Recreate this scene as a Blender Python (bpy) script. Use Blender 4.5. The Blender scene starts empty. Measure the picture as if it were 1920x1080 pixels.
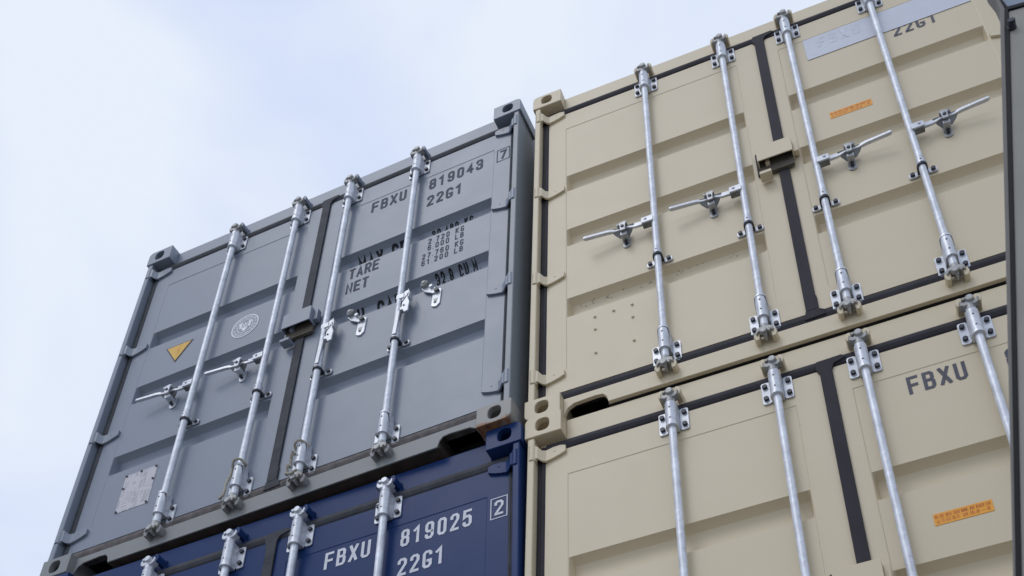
import bpy, bmesh, math, random
from mathutils import Vector, Matrix
random.seed(7)
scene = bpy.context.scene
R = math.radians

# ------------------------------------------------------------------ camera
cam_d = bpy.data.cameras.new('camera')
cam = bpy.data.objects.new('camera', cam_d)
scene.collection.objects.link(cam)
CAM_LOC = Vector((1.41885, -2.80500, 1.52177))
CM = Matrix(((0.949947, 0.222468, 0.219338), (0.304557, -0.50301, -0.808842), (-0.069612, 0.835158, -0.545587)))
m4 = CM.to_4x4(); m4.translation = CAM_LOC
cam.matrix_world = m4
cam_d.sensor_width = 36.0
cam_d.lens = 38.78
cam_d.shift_x = -0.18775
cam_d.shift_y = 0.44370
cam_d.clip_start = 0.05
cam_d.clip_end = 3000
cam_d.dof.use_dof = True
cam_d.dof.focus_distance = 4.6
cam_d.dof.aperture_fstop = 9.0
scene.camera = cam

# ------------------------------------------------------------------ world and sun (bright overcast)
SUN_EL, SUN_AZ = R(52), R(205)      # azimuth measured clockwise from +Y
world = bpy.data.worlds.new("World"); scene.world = world
world.use_nodes = True
nt = world.node_tree; nt.nodes.clear()
def N(tree, typ, **kw):
    n = tree.nodes.new(typ)
    for k, v in kw.items():
        if k in n.inputs: n.inputs[k].default_value = v
        else: setattr(n, k, v)
    return n
out = N(nt, 'ShaderNodeOutputWorld')
bg = N(nt, 'ShaderNodeBackground'); bg.inputs['Strength'].default_value = 0.10
sky = N(nt, 'ShaderNodeTexSky'); sky.sky_type = 'NISHITA'; sky.sun_disc = False
sky.sun_elevation = SUN_EL; sky.sun_rotation = SUN_AZ
tc = N(nt, 'ShaderNodeTexCoord')
mp = N(nt, 'ShaderNodeMapping'); mp.inputs['Scale'].default_value = (1.0, 1.0, 1.6); mp.inputs['Location'].default_value = (0.35, 0.1, 0.2)
nz = N(nt, 'ShaderNodeTexNoise'); nz.inputs['Scale'].default_value = 2.6; nz.inputs['Detail'].default_value = 5; nz.inputs['Roughness'].default_value = 0.45; nz.inputs['Distortion'].default_value = 0.4
rp = N(nt, 'ShaderNodeValToRGB')
rp.color_ramp.elements[0].position = 0.38; rp.color_ramp.elements[0].color = (6.6, 7.65, 10.2, 1)
rp.color_ramp.elements[1].position = 0.64; rp.color_ramp.elements[1].color = (8.8, 9.45, 10.5, 1)
mx = N(nt, 'ShaderNodeMixRGB'); mx.inputs['Fac'].default_value = 0.90
L = nt.links.new
L(tc.outputs['Generated'], mp.inputs['Vector']); L(mp.outputs['Vector'], nz.inputs['Vector']); L(nz.outputs['Fac'], rp.inputs['Fac'])
L(sky.outputs['Color'], mx.inputs['Color1']); L(rp.outputs['Color'], mx.inputs['Color2'])
L(mx.outputs['Color'], bg.inputs['Color']); L(bg.outputs['Background'], out.inputs['Surface'])

sun_d = bpy.data.lights.new('sun', 'SUN'); sun_d.energy = 0.6; sun_d.angle = R(25); sun_d.color = (1.0, 0.96, 0.9)
sun = bpy.data.objects.new('sun', sun_d); scene.collection.objects.link(sun)
sdir = Vector((math.sin(SUN_AZ) * math.cos(SUN_EL), math.cos(SUN_AZ) * math.cos(SUN_EL), math.sin(SUN_EL)))
sun.rotation_euler = sdir.to_track_quat('Z', 'Y').to_euler()
sun.location = (0, -10, 20)

scene.view_settings.view_transform = 'Standard'
scene.view_settings.look = 'None'
scene.view_settings.gamma = 1.0
scene.view_settings.exposure = 0.0
scene.view_settings.use_curve_mapping = False

# ------------------------------------------------------------------ materials
def newmat(name):
    m = bpy.data.materials.new(name); m.use_nodes = True
    t = m.node_tree; b = t.nodes['Principled BSDF']
    return m, t, b
def noise(t, scale, detail=4, rough=0.5, coord='Object', stretch=None, seed=0.0):
    tcn = t.nodes.new('ShaderNodeTexCoord')
    v = tcn.outputs[coord]
    mpn = t.nodes.new('ShaderNodeMapping')
    mpn.inputs['Location'].default_value = (seed, seed * 1.7, seed * 0.6)
    if stretch: mpn.inputs['Scale'].default_value = stretch
    t.links.new(v, mpn.inputs['Vector'])
    n = t.nodes.new('ShaderNodeTexNoise'); n.inputs['Scale'].default_value = scale
    n.inputs['Detail'].default_value = detail; n.inputs['Roughness'].default_value = rough
    t.links.new(mpn.outputs['Vector'], n.inputs['Vector'])
    return n.outputs['Fac']
def ramp(t, fac, p0, c0, p1, c1):
    r = t.nodes.new('ShaderNodeValToRGB')
    r.color_ramp.elements[0].position = p0; r.color_ramp.elements[0].color = c0
    r.color_ramp.elements[1].position = p1; r.color_ramp.elements[1].color = c1
    t.links.new(fac, r.inputs['Fac']); return r.outputs['Color']
def mix(t, fac, a, b, mode='MIX'):
    m = t.nodes.new('ShaderNodeMixRGB'); m.blend_type = mode
    for s, v in (('Fac', fac), ('Color1', a), ('Color2', b)):
        if hasattr(v, 'links') or hasattr(v, 'is_linked'): t.links.new(v, m.inputs[s])
        else: m.inputs[s].default_value = v
    return m.outputs['Color']
def c4(c): return (c[0], c[1], c[2], 1)
def bump(t, b, fac, strength, dist=0.002):
    n = t.nodes.new('ShaderNodeBump'); n.inputs['Strength'].default_value = strength; n.inputs['Distance'].default_value = dist
    t.links.new(fac, n.inputs['Height']); t.links.new(n.outputs['Normal'], b.inputs['Normal'])
def paint(name, col, grime=(0.20, 0.18, 0.15), amount=0.35, rough=0.38, speck=0.6, rust=0.0, spec=0.5, edge=0.0):
    m, t, b = newmat(name)
    g = ramp(t, noise(t, 1.3, 5, 0.6, seed=3.1), 0.42, (0, 0, 0, 1), 0.85, (amount, amount, amount, 1))
    st = ramp(t, noise(t, 9.0, 5, 0.6, stretch=(1, 1, 0.10)), 0.50, (0, 0, 0, 1), 0.80, (amount * 0.55,) * 3 + (1,))
    base = mix(t, g, c4(col), c4([a * 0.5 + gg * 0.4 for a, gg in zip(col, grime)]))
    base = mix(t, st, base, c4([a * 0.72 + gg * 0.12 for a, gg in zip(col, grime)]))
    sp = ramp(t, noise(t, 95, 2, 0.5, seed=1.0), 0.735, (0, 0, 0, 1), 0.765, (speck,) * 3 + (1,))
    big = ramp(t, noise(t, 2.1, 2, 0.5, seed=8.0), 0.50, (0, 0, 0, 1), 0.62, (1, 1, 1, 1))
    sp = mix(t, 1.0, sp, big, 'MULTIPLY')
    base = mix(t, sp, base, c4([a * 0.45 for a in col]))
    if rust or edge:
        fac = noise(t, 11.0, 8, 0.72, seed=5.5)
        if edge:      # rust creeping up from the bearing edge at the base of the part
            tcn = t.nodes.new('ShaderNodeTexCoord'); sx = t.nodes.new('ShaderNodeSeparateXYZ'); t.links.new(tcn.outputs['Object'], sx.inputs[0])
            mr = t.nodes.new('ShaderNodeMapRange'); mr.inputs['From Min'].default_value = 0.0; mr.inputs['From Max'].default_value = 0.040
            mr.inputs['To Min'].default_value = edge; mr.inputs['To Max'].default_value = 0.0
            t.links.new(sx.outputs['Z'], mr.inputs['Value'])
            ad = t.nodes.new('ShaderNodeMath'); ad.operation = 'ADD'; t.links.new(fac, ad.inputs[0]); t.links.new(mr.outputs[0], ad.inputs[1]); fac = ad.outputs[0]
        rm = ramp(t, fac, 0.70 - rust, (0, 0, 0, 1), 0.80 - rust, (1, 1, 1, 1))
        rc = ramp(t, noise(t, 40.0, 4, 0.6), 0.3, (0.11, 0.045, 0.020, 1), 0.7, (0.36, 0.17, 0.075, 1))
        base = mix(t, rm, base, rc)
    t.links.new(base, b.inputs['Base Color'])
    rr = ramp(t, noise(t, 6.0, 4, 0.6), 0.3, (rough - 0.01,) * 3 + (1,), 0.7, (rough + 0.03,) * 3 + (1,))
    t.links.new(rr, b.inputs['Roughness'])
    b.inputs['Specular IOR Level'].default_value = spec
    bump(t, b, noise(t, 2.2, 2, 0.5), 0.02, 0.006)
    return m
def plain(name, col, rough=0.5, metal=0.0, var=0.2, scale=20.0, bumps=0.0, stretch=None):
    m, t, b = newmat(name)
    base = ramp(t, noise(t, scale, 5, 0.6, stretch=stretch), 0.3, c4([a * (1 - var) for a in col]), 0.7, c4([min(1, a * (1 + var)) for a in col]))
    t.links.new(base, b.inputs['Base Color'])
    b.inputs['Roughness'].default_value = rough; b.inputs['Metallic'].default_value = metal
    if bumps: bump(t, b, noise(t, scale * 2, 4, 0.6), bumps, 0.002)
    return m
def galvanized(name, col=(0.71, 0.74, 0.79), metal=0.35, rough=0.48, var=0.11, dirt=0.0):
    m, t, b = newmat(name)
    tcn = t.nodes.new('ShaderNodeTexCoord')
    vo = t.nodes.new('ShaderNodeTexVoronoi'); vo.inputs['Scale'].default_value = 38
    mpn = t.nodes.new('ShaderNodeMapping'); mpn.inputs['Scale'].default_value = (1.6, 1.6, 1.1); mpn.inputs['Rotation'].default_value = (0.9, 0.5, 0)
    nzz = t.nodes.new('ShaderNodeTexNoise'); nzz.inputs['Scale'].default_value = 30; nzz.inputs['Detail'].default_value = 3
    t.links.new(tcn.outputs['Object'], mpn.inputs['Vector']); t.links.new(mpn.outputs['Vector'], nzz.inputs['Vector']); va = t.nodes.new('ShaderNodeVectorMath'); va.operation = 'MULTIPLY_ADD'; t.links.new(nzz.outputs['Color'], va.inputs[0]); va.inputs[1].default_value = (0.05, 0.05, 0.05); t.links.new(mpn.outputs['Vector'], va.inputs[2]); t.links.new(va.outputs[0], vo.inputs['Vector'])
    sepc = t.nodes.new('ShaderNodeSeparateColor'); t.links.new(vo.outputs['Color'], sepc.inputs['Color'])
    a = ramp(t, sepc.outputs['Red'], 0.0, c4([x * (1 - var) for x in col]), 1.0, c4([min(1, x * (1 + var * .6)) for x in col]))
    n2 = ramp(t, noise(t, 13, 5, 0.65), 0.35, (0.83, 0.83, 0.84, 1), 0.65, (1.06, 1.06, 1.06, 1))
    a = mix(t, 1.0, a, n2, 'MULTIPLY')
    if dirt:
        dm = ramp(t, noise(t, 22, 6, 0.7, seed=2.2), 0.42, (0, 0, 0, 1), 0.62, (dirt,) * 3 + (1,))
        a = mix(t, dm, a, (0.20, 0.165, 0.115, 1))
    t.links.new(a, b.inputs['Base Color'])
    b.inputs['Metallic'].default_value = metal; b.inputs['Roughness'].default_value = rough
    bump(t, b, noise(t, 60, 3, 0.6), 0.25, 0.001)
    return m

M = {}
M['beige'] = paint('beige_paint', (0.645, 0.550, 0.378), amount=0.03, rough=0.48, speck=0.6, spec=0.65)
M['grey'] = paint('grey_paint', (0.216, 0.250, 0.305), amount=0.05, rough=0.40, speck=0.5)
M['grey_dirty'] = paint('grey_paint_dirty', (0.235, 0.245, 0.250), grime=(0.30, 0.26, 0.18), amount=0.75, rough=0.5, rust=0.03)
M['grey_post'] = paint('grey_post_paint', (0.215, 0.245, 0.275), grime=(0.30, 0.24, 0.18), amount=0.35, rough=0.42, rust=0.01)
M['grey_rust'] = paint('grey_paint_rusty', (0.285, 0.280, 0.265), grime=(0.30, 0.26, 0.18), amount=0.5, rough=0.5, rust=-0.02, edge=0.36)
M['blue'] = paint('blue_paint', (0.015, 0.040, 0.136), grime=(0.05, 0.05, 0.06), amount=0.2, rough=0.34, speck=0.3, spec=0.11)
M['beige_worn'] = paint('beige_paint_worn', (0.645, 0.550, 0.378), amount=0.25, rough=0.46, rust=-0.05, spec=0.55, edge=0.12)
M['galv'] = galvanized('galvanized_steel')
M['galv_part'] = galvanized('galvanized_fitting', (0.64, 0.665, 0.71), 0.40, 0.42, 0.08)
M['galv_shaded'] = galvanized('shaded_galvanized_fitting', (0.20, 0.205, 0.20), 0.5, 0.45, 0.15)  # darker copy of the fitting steel, shade of downward faces put into the colour
M['galv_catch'] = galvanized('dull_galvanized_fitting', (0.42, 0.435, 0.45), 0.5, 0.42, 0.15)
M['galv_dirty'] = galvanized('dirty_galvanized_fitting', (0.42, 0.43, 0.43), 0.4, 0.5, 0.2, dirt=0.75)
M['bolt'] = plain('dark_bolt', (0.045, 0.048, 0.06), 0.45, 0.5, 0.3, 60)
M['hole'] = plain('dark_hole', (0.012, 0.012, 0.014), 0.8)
M['rubber'] = plain('black_rubber', (0.030, 0.027, 0.034), 0.72, 0, 0.25, 9, 0.2, (1, 1, 0.3))
M['rubber'].node_tree.nodes['Principled BSDF'].inputs['Specular IOR Level'].default_value = 0.3
M['rubber_dirty'] = plain('dusty_rubber', (0.034, 0.037, 0.046), 0.75, 0, 0.40, 14, 0.5)
M['rubber_dusty'] = plain('worn_dusty_rubber', (0.125, 0.112, 0.108), 0.85, 0, 0.45, 22, 0.6)
M['dark_letter'] = plain('dark_lettering', (0.050, 0.052, 0.075), 0.5, 0, 0.2, 25)
M['grey_letter'] = plain('faded_dark_lettering', (0.042, 0.052, 0.082), 0.7, 0, 0.25, 25)
M['black_letter'] = plain('black_lettering', (0.006, 0.006, 0.009), 0.85)
M['white_letter'] = plain('white_lettering', (0.62, 0.64, 0.70), 0.5, 0, 0.08, 25)
M['yellow'] = plain('yellow_decal', (0.72, 0.42, 0.030), 0.45, 0, 0.12, 30)
M['orange'] = plain('orange_label', (0.86, 0.37, 0.020), 0.45, 0, 0.04, 30)
M['red_letter'] = plain('red_lettering', (0.68, 0.17, 0.02), 0.5)
M['film'] = plain('lilac_film', (0.60, 0.62, 0.695), 0.45, 0, 0.04, 6)
M['film_letter'] = plain('film_lettering', (0.592, 0.612, 0.69), 0.45)
M['decal_white'] = plain('white_decal', (0.80, 0.82, 0.86), 0.5, 0, 0.05, 40)
M['decal_grey'] = plain('decal_ground', (0.27, 0.305, 0.35), 0.5, 0, 0.1, 60)
M['rope'] = plain('dirty_rope', (0.43, 0.40, 0.33), 0.9, 0, 0.35, 120, 0.6)
M['black_seal'] = plain('black_seal', (0.008, 0.008, 0.009), 0.85)
M['box_shade'] = plain('box_interior_shade', (0.12, 0.105, 0.08), 0.8)  # dark brown that stands in for shade inside the lock box
M['rusty_dark'] = plain('rusty_grimy_steel', (0.050, 0.036, 0.026), 0.85, 0, 0.5, 12)
M['inside'] = plain('dark_steel_and_shade', (0.03, 0.03, 0.033), 0.7)
M['black_band'] = plain('black_band', (0.02, 0.02, 0.025), 0.5)
# data plate: etched aluminium with rows of tiny print
def plate_mat():
    m, t, b = newmat('data_plate_print')
    tcn = t.nodes.new('ShaderNodeTexCoord')
    sx = t.nodes.new('ShaderNodeSeparateXYZ'); t.links.new(tcn.outputs['Object'], sx.inputs[0])
    mul = t.nodes.new('ShaderNodeMath'); mul.operation = 'MULTIPLY'; mul.inputs[1].default_value = 95.0
    t.links.new(sx.outputs['Z'], mul.inputs[0])
    fr = t.nodes.new('ShaderNodeMath'); fr.operation = 'FRACT'; t.links.new(mul.outputs[0], fr.inputs[0])
    gt = t.nodes.new('ShaderNodeMath'); gt.operation = 'GREATER_THAN'; gt.inputs[1].default_value = 0.5; t.links.new(fr.outputs[0], gt.inputs[0])
    w = ramp(t, noise(t, 150, 2, 0.5, stretch=(.6, .05, .04)), 0.46, (0, 0, 0, 1), 0.54, (1, 1, 1, 1))
    g = ramp(t, noise(t, 26, 1, 0.5, seed=4, stretch=(0.6, .05, 1.6)), 0.42, (0, 0, 0, 1), 0.46, (1, 1, 1, 1))
    k = mix(t, 1.0, w, g, 'MULTIPLY'); k = mix(t, 1.0, k, gt.outputs[0], 'MULTIPLY')
    base = mix(t, k, (0.58, 0.56, 0.59, 1), (0.30, 0.29, 0.32, 1))
    t.links.new(base, b.inputs['Base Color']); b.inputs['Roughness'].default_value = 0.6
    return m
M['plate'] = plate_mat()
# weathered painted steel of the panel close to the camera
M['near'] = plain('worn_grey_green_steel', (0.275, 0.268, 0.235), 0.6, 0, 0.10, 4)
M['near_frame'] = plain('brown_grey_steel', (0.150, 0.140, 0.128), 0.6, 0, 0.10, 6)
M['near_top'] = plain('blue_grey_steel', (0.19, 0.235, 0.30), 0.3, 0, 0.1, 6)

# ------------------------------------------------------------------ mesh helpers
class MB:
    def __init__(s): s.v = []; s.f = []; s.m = []
    def face(s, idx, mi=0): s.f.append(idx); s.m.append(mi)
    def box(s, x0, x1, y0, y1, z0, z1, mi=0):
        b = len(s.v)
        s.v += [(x, y, z) for x in (x0, x1) for y in (y0, y1) for z in (z0, z1)]
        for q in ((0, 1, 3, 2), (4, 6, 7, 5), (0, 4, 5, 1), (2, 3, 7, 6), (0, 2, 6, 4), (1, 5, 7, 3)): s.face([b + i for i in q], mi)
        return s
    def prism(s, pts, a0, a1, axis='y', mi=0):
        # pts in the plane perpendicular to axis: y -> (x,z), x -> (y,z), z -> (x,y)
        def P(p, a):
            return {'y': (p[0], a, p[1]), 'x': (a, p[0], p[1]), 'z': (p[0], p[1], a)}[axis]
        b = len(s.v); n = len(pts)
        s.v += [P(p, a0) for p in pts] + [P(p, a1) for p in pts]
        s.face([b + i for i in range(n)], mi); s.face([b + n + i for i in reversed(range(n))], mi)
        for i in range(n):
            j = (i + 1) % n; s.face([b + i, b + j, b + n + j, b + n + i], mi)
        return s
    def cyl(s, c, r, a0, a1, axis='z', n=16, mi=0, r2=None, ang0=0.0, ang1=None):
        r2 = r if r2 is None else r2
        pts = [(math.cos(2 * math.pi * i / n), math.sin(2 * math.pi * i / n)) for i in range(n)]
        def P(p, a, rr):
            u, w = c[0] + p[0] * rr, c[1] + p[1] * rr
            return {'z': (u, w, a), 'y': (u, a, w), 'x': (a, u, w)}[axis]
        b = len(s.v)
        s.v += [P(p, a0, r) for p in pts] + [P(p, a1, r2) for p in pts]
        s.face([b + i for i in range(n)], mi); s.face([b + n + i for i in reversed(range(n))], mi)
        for i in range(n):
            j = (i + 1) % n; s.face([b + i, b + j, b + n + j, b + n + i], mi)
        return s
    def tube(s, path, r, n=8, mi=0, jit=0.0):
        b = len(s.v); k = len(path); up = Vector((0, 0, 1)); px = None
        for i, p in enumerate(path):
            a = Vector(path[max(i - 1, 0)]); c = Vector(path[min(i + 1, k - 1)]); d = (c - a).normalized()
            if px is None: px = d.orthogonal().normalized()
            px = (px - d * px.dot(d)).normalized(); py = d.cross(px)
            rr = r * (1 + random.uniform(-jit, jit))
            for j in range(n):
                t = 2 * math.pi * j / n; q = Vector(p) + px * math.cos(t) * rr + py * math.sin(t) * rr
                s.v.append(tuple(q))
        for i in range(k - 1):
            for j in range(n):
                j2 = (j + 1) % n; s.face([b + i * n + j, b + i * n + j2, b + (i + 1) * n + j2, b + (i + 1) * n + j], mi)
        s.face([b + j for j in range(n)], mi); s.face([b + (k - 1) * n + j for j in reversed(range(n))], mi)
        return s
    def build(s, name, mats, parent=None, bevel=0.0, seg=2, smooth=False, recalc=True, loc=None):
        me = bpy.data.meshes.new(name); me.from_pydata([tuple(v) for v in s.v], [], s.f)
        if not isinstance(mats, (list, tuple)): mats = [mats]
        for m in mats: me.materials.append(m)
        for p, mi in zip(me.polygons, s.m): p.material_index = mi
        if recalc:
            bm = bmesh.new(); bm.from_mesh(me); bmesh.ops.recalc_face_normals(bm, faces=bm.faces); bm.to_mesh(me); bm.free()
        if smooth:
            for p in me.polygons: p.use_smooth = True
            try: me.set_sharp_from_angle(angle=R(38))
            except Exception: pass
        me.update()
        o = bpy.data.objects.new(name, me); scene.collection.objects.link(o)
        if parent: o.parent = parent
        if loc: o.location = loc
        if bevel:
            bv = o.modifiers.new('bevel', 'BEVEL'); bv.width = bevel; bv.segments = seg; bv.limit_method = 'ANGLE'; bv.angle_limit = R(18); bv.harden_normals = False
            for p in me.polygons: p.use_smooth = True
            wn = o.modifiers.new('normals', 'WEIGHTED_NORMAL'); wn.keep_sharp = True
            try: me.set_sharp_from_angle(angle=R(60))
            except Exception: pass
        return o
def rounded(x0, x1, z0, z1, r, corners=(1, 1, 1, 1), n=5):
    # corners: bl, br, tr, tl ; counter-clockwise
    out = []
    for (cx, cz, a0, on) in ((x0 + r, z0 + r, 180, corners[0]), (x1 - r, z0 + r, 270, corners[1]), (x1 - r, z1 - r, 0, corners[2]), (x0 + r, z1 - r, 90, corners[3])):
        if on:
            for i in range(n + 1):
                a = R(a0 + 90 * i / n); out.append((cx + r * math.cos(a), cz + r * math.sin(a)))
        else:
            sx = x0 if a0 in (180, 90) else x1; sz = z0 if a0 in (180, 270) else z1
            out.append((sx, sz))
    return out
def tag(o, label=None, cat=None, group=None, kind=None):
    if label: o['label'] = label
    if cat: o['category'] = cat
    if group: o['group'] = group
    if kind: o['kind'] = kind
    return o

# ------------------------------------------------------------------ stencil lettering
G1 = {
 '0': [('c', (0,.12),(0,.88),(.25,1),(.75,1),(1,.88),(1,.12),(.75,0),(.25,0))],
 '1': [((.0,.80),(.55,1),(.55,0))],
 '2': [((0,.78),(0,.9),(.25,1),(.75,1),(1,.88),(1,.66),(.04,.05),(.04,0),(1,0))],
 '3': [((0,.80),(0,.9),(.25,1),(.75,1),(1,.88),(1,.62),(.8,.52),(.3,.52)), ((.8,.50),(1,.40),(1,.12),(.75,0),(.25,0),(0,.1),(0,.22))],
 '4': [((.78,0),(.78,1),(0,.30),(1.1,.30))],
 '5': [((1,1),(.05,1),(.0,.56),(.25,.62),(.75,.62),(1,.50),(1,.12),(.75,0),(.25,0),(0,.1),(0,.2))],
 '6': [((1,.82),(1,.9),(.75,1),(.25,1),(0,.88),(0,.12),(.25,0),(.75,0),(1,.12),(1,.46),(.75,.57),(.1,.57))],
 '7': [((0,1),(1,1),(.35,0))],
 '8': [('c', (.04,.64),(.04,.90),(.25,1),(.75,1),(.96,.90),(.96,.64),(.75,.54),(.25,.54)), ('c', (0,.42),(0,.12),(.25,0),(.75,0),(1,.12),(1,.42),(.75,.53),(.25,.53))],
 '9': [((0,.18),(0,.1),(.25,0),(.75,0),(1,.12),(1,.88),(.75,1),(.25,1),(0,.88),(0,.54),(.25,.43),(.9,.43))],
 'A': [((0,0),(.5,1),(1,0)), ((.22,.3),(.78,.3))],
 'B': [('c', (0,0),(0,1),(.72,1),(.95,.9),(.95,.64),(.78,.53),(1,.42),(1,.12),(.78,0)), ((.1,.53),(.72,.53))],
 'C': [((1,.78),(1,.88),(.75,1),(.25,1),(0,.88),(0,.12),(.25,0),(.75,0),(1,.12),(1,.22))],
 'D': [('c', (0,0),(0,1),(.7,1),(1,.84),(1,.16),(.7,0))],
 'E': [((1,1),(0,1),(0,0),(1,0)), ((.1,.52),(.85,.52))],
 'F': [((1,1),(0,1),(0,0)), ((.1,.50),(.90,.50))],
 'G': [((1,.82),(1,.90),(.75,1),(.25,1),(0,.88),(0,.12),(.25,0),(.75,0),(1,.12),(1,.40),(.60,.40))],
 'H': [((0,0),(0,1)), ((1,0),(1,1)), ((.1,.52),(.9,.52))],
 'I': [((.5,0),(.5,1))],
 'K': [((0,0),(0,1)), ((1,1),(.08,.45)), ((.3,.56),(1,0))],
 'L': [((0,1),(0,0),(1,0))],
 'M': [((0,0),(0,1),(.5,.4),(1,1),(1,0))],
 'N': [((0,0),(0,1),(1,0),(1,1))],
 'O': [('c', (0,.12),(0,.88),(.25,1),(.75,1),(1,.88),(1,.12),(.75,0),(.25,0))],
 'P': [((0,0),(0,1),(.75,1),(1,.88),(1,.58),(.75,.46),(.1,.46))],
 'R': [((0,0),(0,1),(.75,1),(1,.88),(1,.60),(.75,.50),(.1,.50)), ((.5,.46),(1,0))],
 'S': [((1,.80),(1,.9),(.75,1),(.25,1),(0,.88),(0,.62),(.25,.52),(.75,.52),(1,.42),(1,.12),(.75,0),(.25,0),(0,.1),(0,.2))],
 'T': [((0,1),(1,1)), ((.5,.93),(.5,0))],
 'U': [((0,1),(0,.12),(.25,0),(.75,0),(1,.12),(1,1))],
 'X': [((0,0),(1,1)), ((0,1),(.44,.56)), ((.56,.44),(1,0))],
 '.': [((.3,-.02),(.3,.05))],
 '-': [((.1,.45),(.9,.45))],
}
def ribbon(mb, pts, closed, hw, ymap, mi=0, step=0.012, cap=0.0):
    P = [Vector(p) for p in pts]
    if not closed and cap:
        P[0] = P[0] + (P[0] - P[1]).normalized() * cap; P[-1] = P[-1] + (P[-1] - P[-2]).normalized() * cap
    n = len(P); Lf = []; Rt = []
    for i in range(n):
        a = P[i - 1] if (closed or i > 0) else None
        c = P[(i + 1) % n] if (closed or i < n - 1) else None
        d1 = (P[i] - a).normalized() if a is not None else None
        d2 = (c - P[i]).normalized() if c is not None else None
        if d1 is None: d1 = d2
        if d2 is None: d2 = d1
        n1 = Vector((-d1.y, d1.x)); n2 = Vector((-d2.y, d2.x)); nn = (n1 + n2)
        if nn.length < 1e-3: nn = n1
        nn.normalize(); k = min(1.0 / max(nn.dot(n1), 0.35), 2.2)
        Lf.append(P[i] + nn * hw * k); Rt.append(P[i] - nn * hw * k)
    segs = list(range(n if closed else n - 1))
    for i in segs:
        j = (i + 1) % n; ln = (P[j] - P[i]).length; q = max(1, int(ln / step))
        for t in range(q):
            A, B = t / q, (t + 1) / q
            quad = [Lf[i].lerp(Lf[j], A), Lf[i].lerp(Lf[j], B), Rt[i].lerp(Rt[j], B), Rt[i].lerp(Rt[j], A)]
            b = len(mb.v); mb.v += [(v.x, ymap(v.x, v.y), v.y) for v in quad]; mb.face([b, b + 1, b + 2, b + 3], mi)
def text(mb, s, x, z, h, w, gap, ymap, mi=0, th=0.15, slant=0.0):
    """letters h high and w wide, baseline z, advance w+gap"""
    t = h * th
    for ch in s:
        adv = w + gap
        if ch == ' ': x += adv * 0.8; continue
        if ch == '.': ww = w * 0.35; adv = ww + gap * 0.8
        else: ww = w
        if ch == 'M': ww = w * 1.15; adv = ww + gap
        if ch in '1I': adv = w * 0.95 + gap
        for k, st in enumerate(G1.get(ch, [])):
            closed = st[0] == 'c'
            pts = st[1:] if closed else st
            q = []
            for (a, b) in pts:
                zz = z + t / 2 + b * (h - t)
                q.append((x + t / 2 + a * (ww - t) + slant * (zz - z), zz))
            ribbon(mb, q, closed, t / 2, (lambda X, Z, kk=k: ymap(X, Z) - 0.0004 * kk), mi, cap=(t * 0.42 if not closed and ch not in '.' else 0))
        x += adv
    return x

# ------------------------------------------------------------------ container
W = 1.219; H = 2.591; LEN = 6.058
YD = 0.045                    # door face, measured back from the face of the corner castings
RIBS = ((1.806, 1.668), (1.343, 1.205), (0.803, 0.668))
RL, RI = 1.044, 0.112
DEPTH = 0.044
RISE = 0.086
HOL = ((0, 0), (.011, .019), (.024, .033), (.040, .040), (.060, .043), (.078, .044), (.098, .044))
def hollow(t):
    for (a, b), (c, d) in zip(HOL, HOL[1:]):
        if t <= c: return (b + (d - b) * (t - a) / (c - a)) / .044
    return 1.0
def prof(x, z):
    ax = abs(x); y = YD
    # pressed panel sits a little behind its frame
    e = min((RL + .004 - ax) / .003, (ax - RI + .004) / .003, (2.254 - z) / .003, (z - .309) / .003)
    y += 0.0022 * max(0.0, min(1.0, e))
    for zt, zb in RIBS:
        if zb < z < zt and RI < ax < RL:
            up = hollow(zt - z)         # starts steeply under the upper edge, then eases out
            lo = math.sin(min(1.0, (z - zb) / .036) * math.pi / 2)
            y += DEPTH * min(up, lo, min(1.0, (RL - ax) / .010), min(1.0, (ax - RI) / .010))
    return y
def ymap_door(X, Z): return prof(X, Z) - 0.0016

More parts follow.
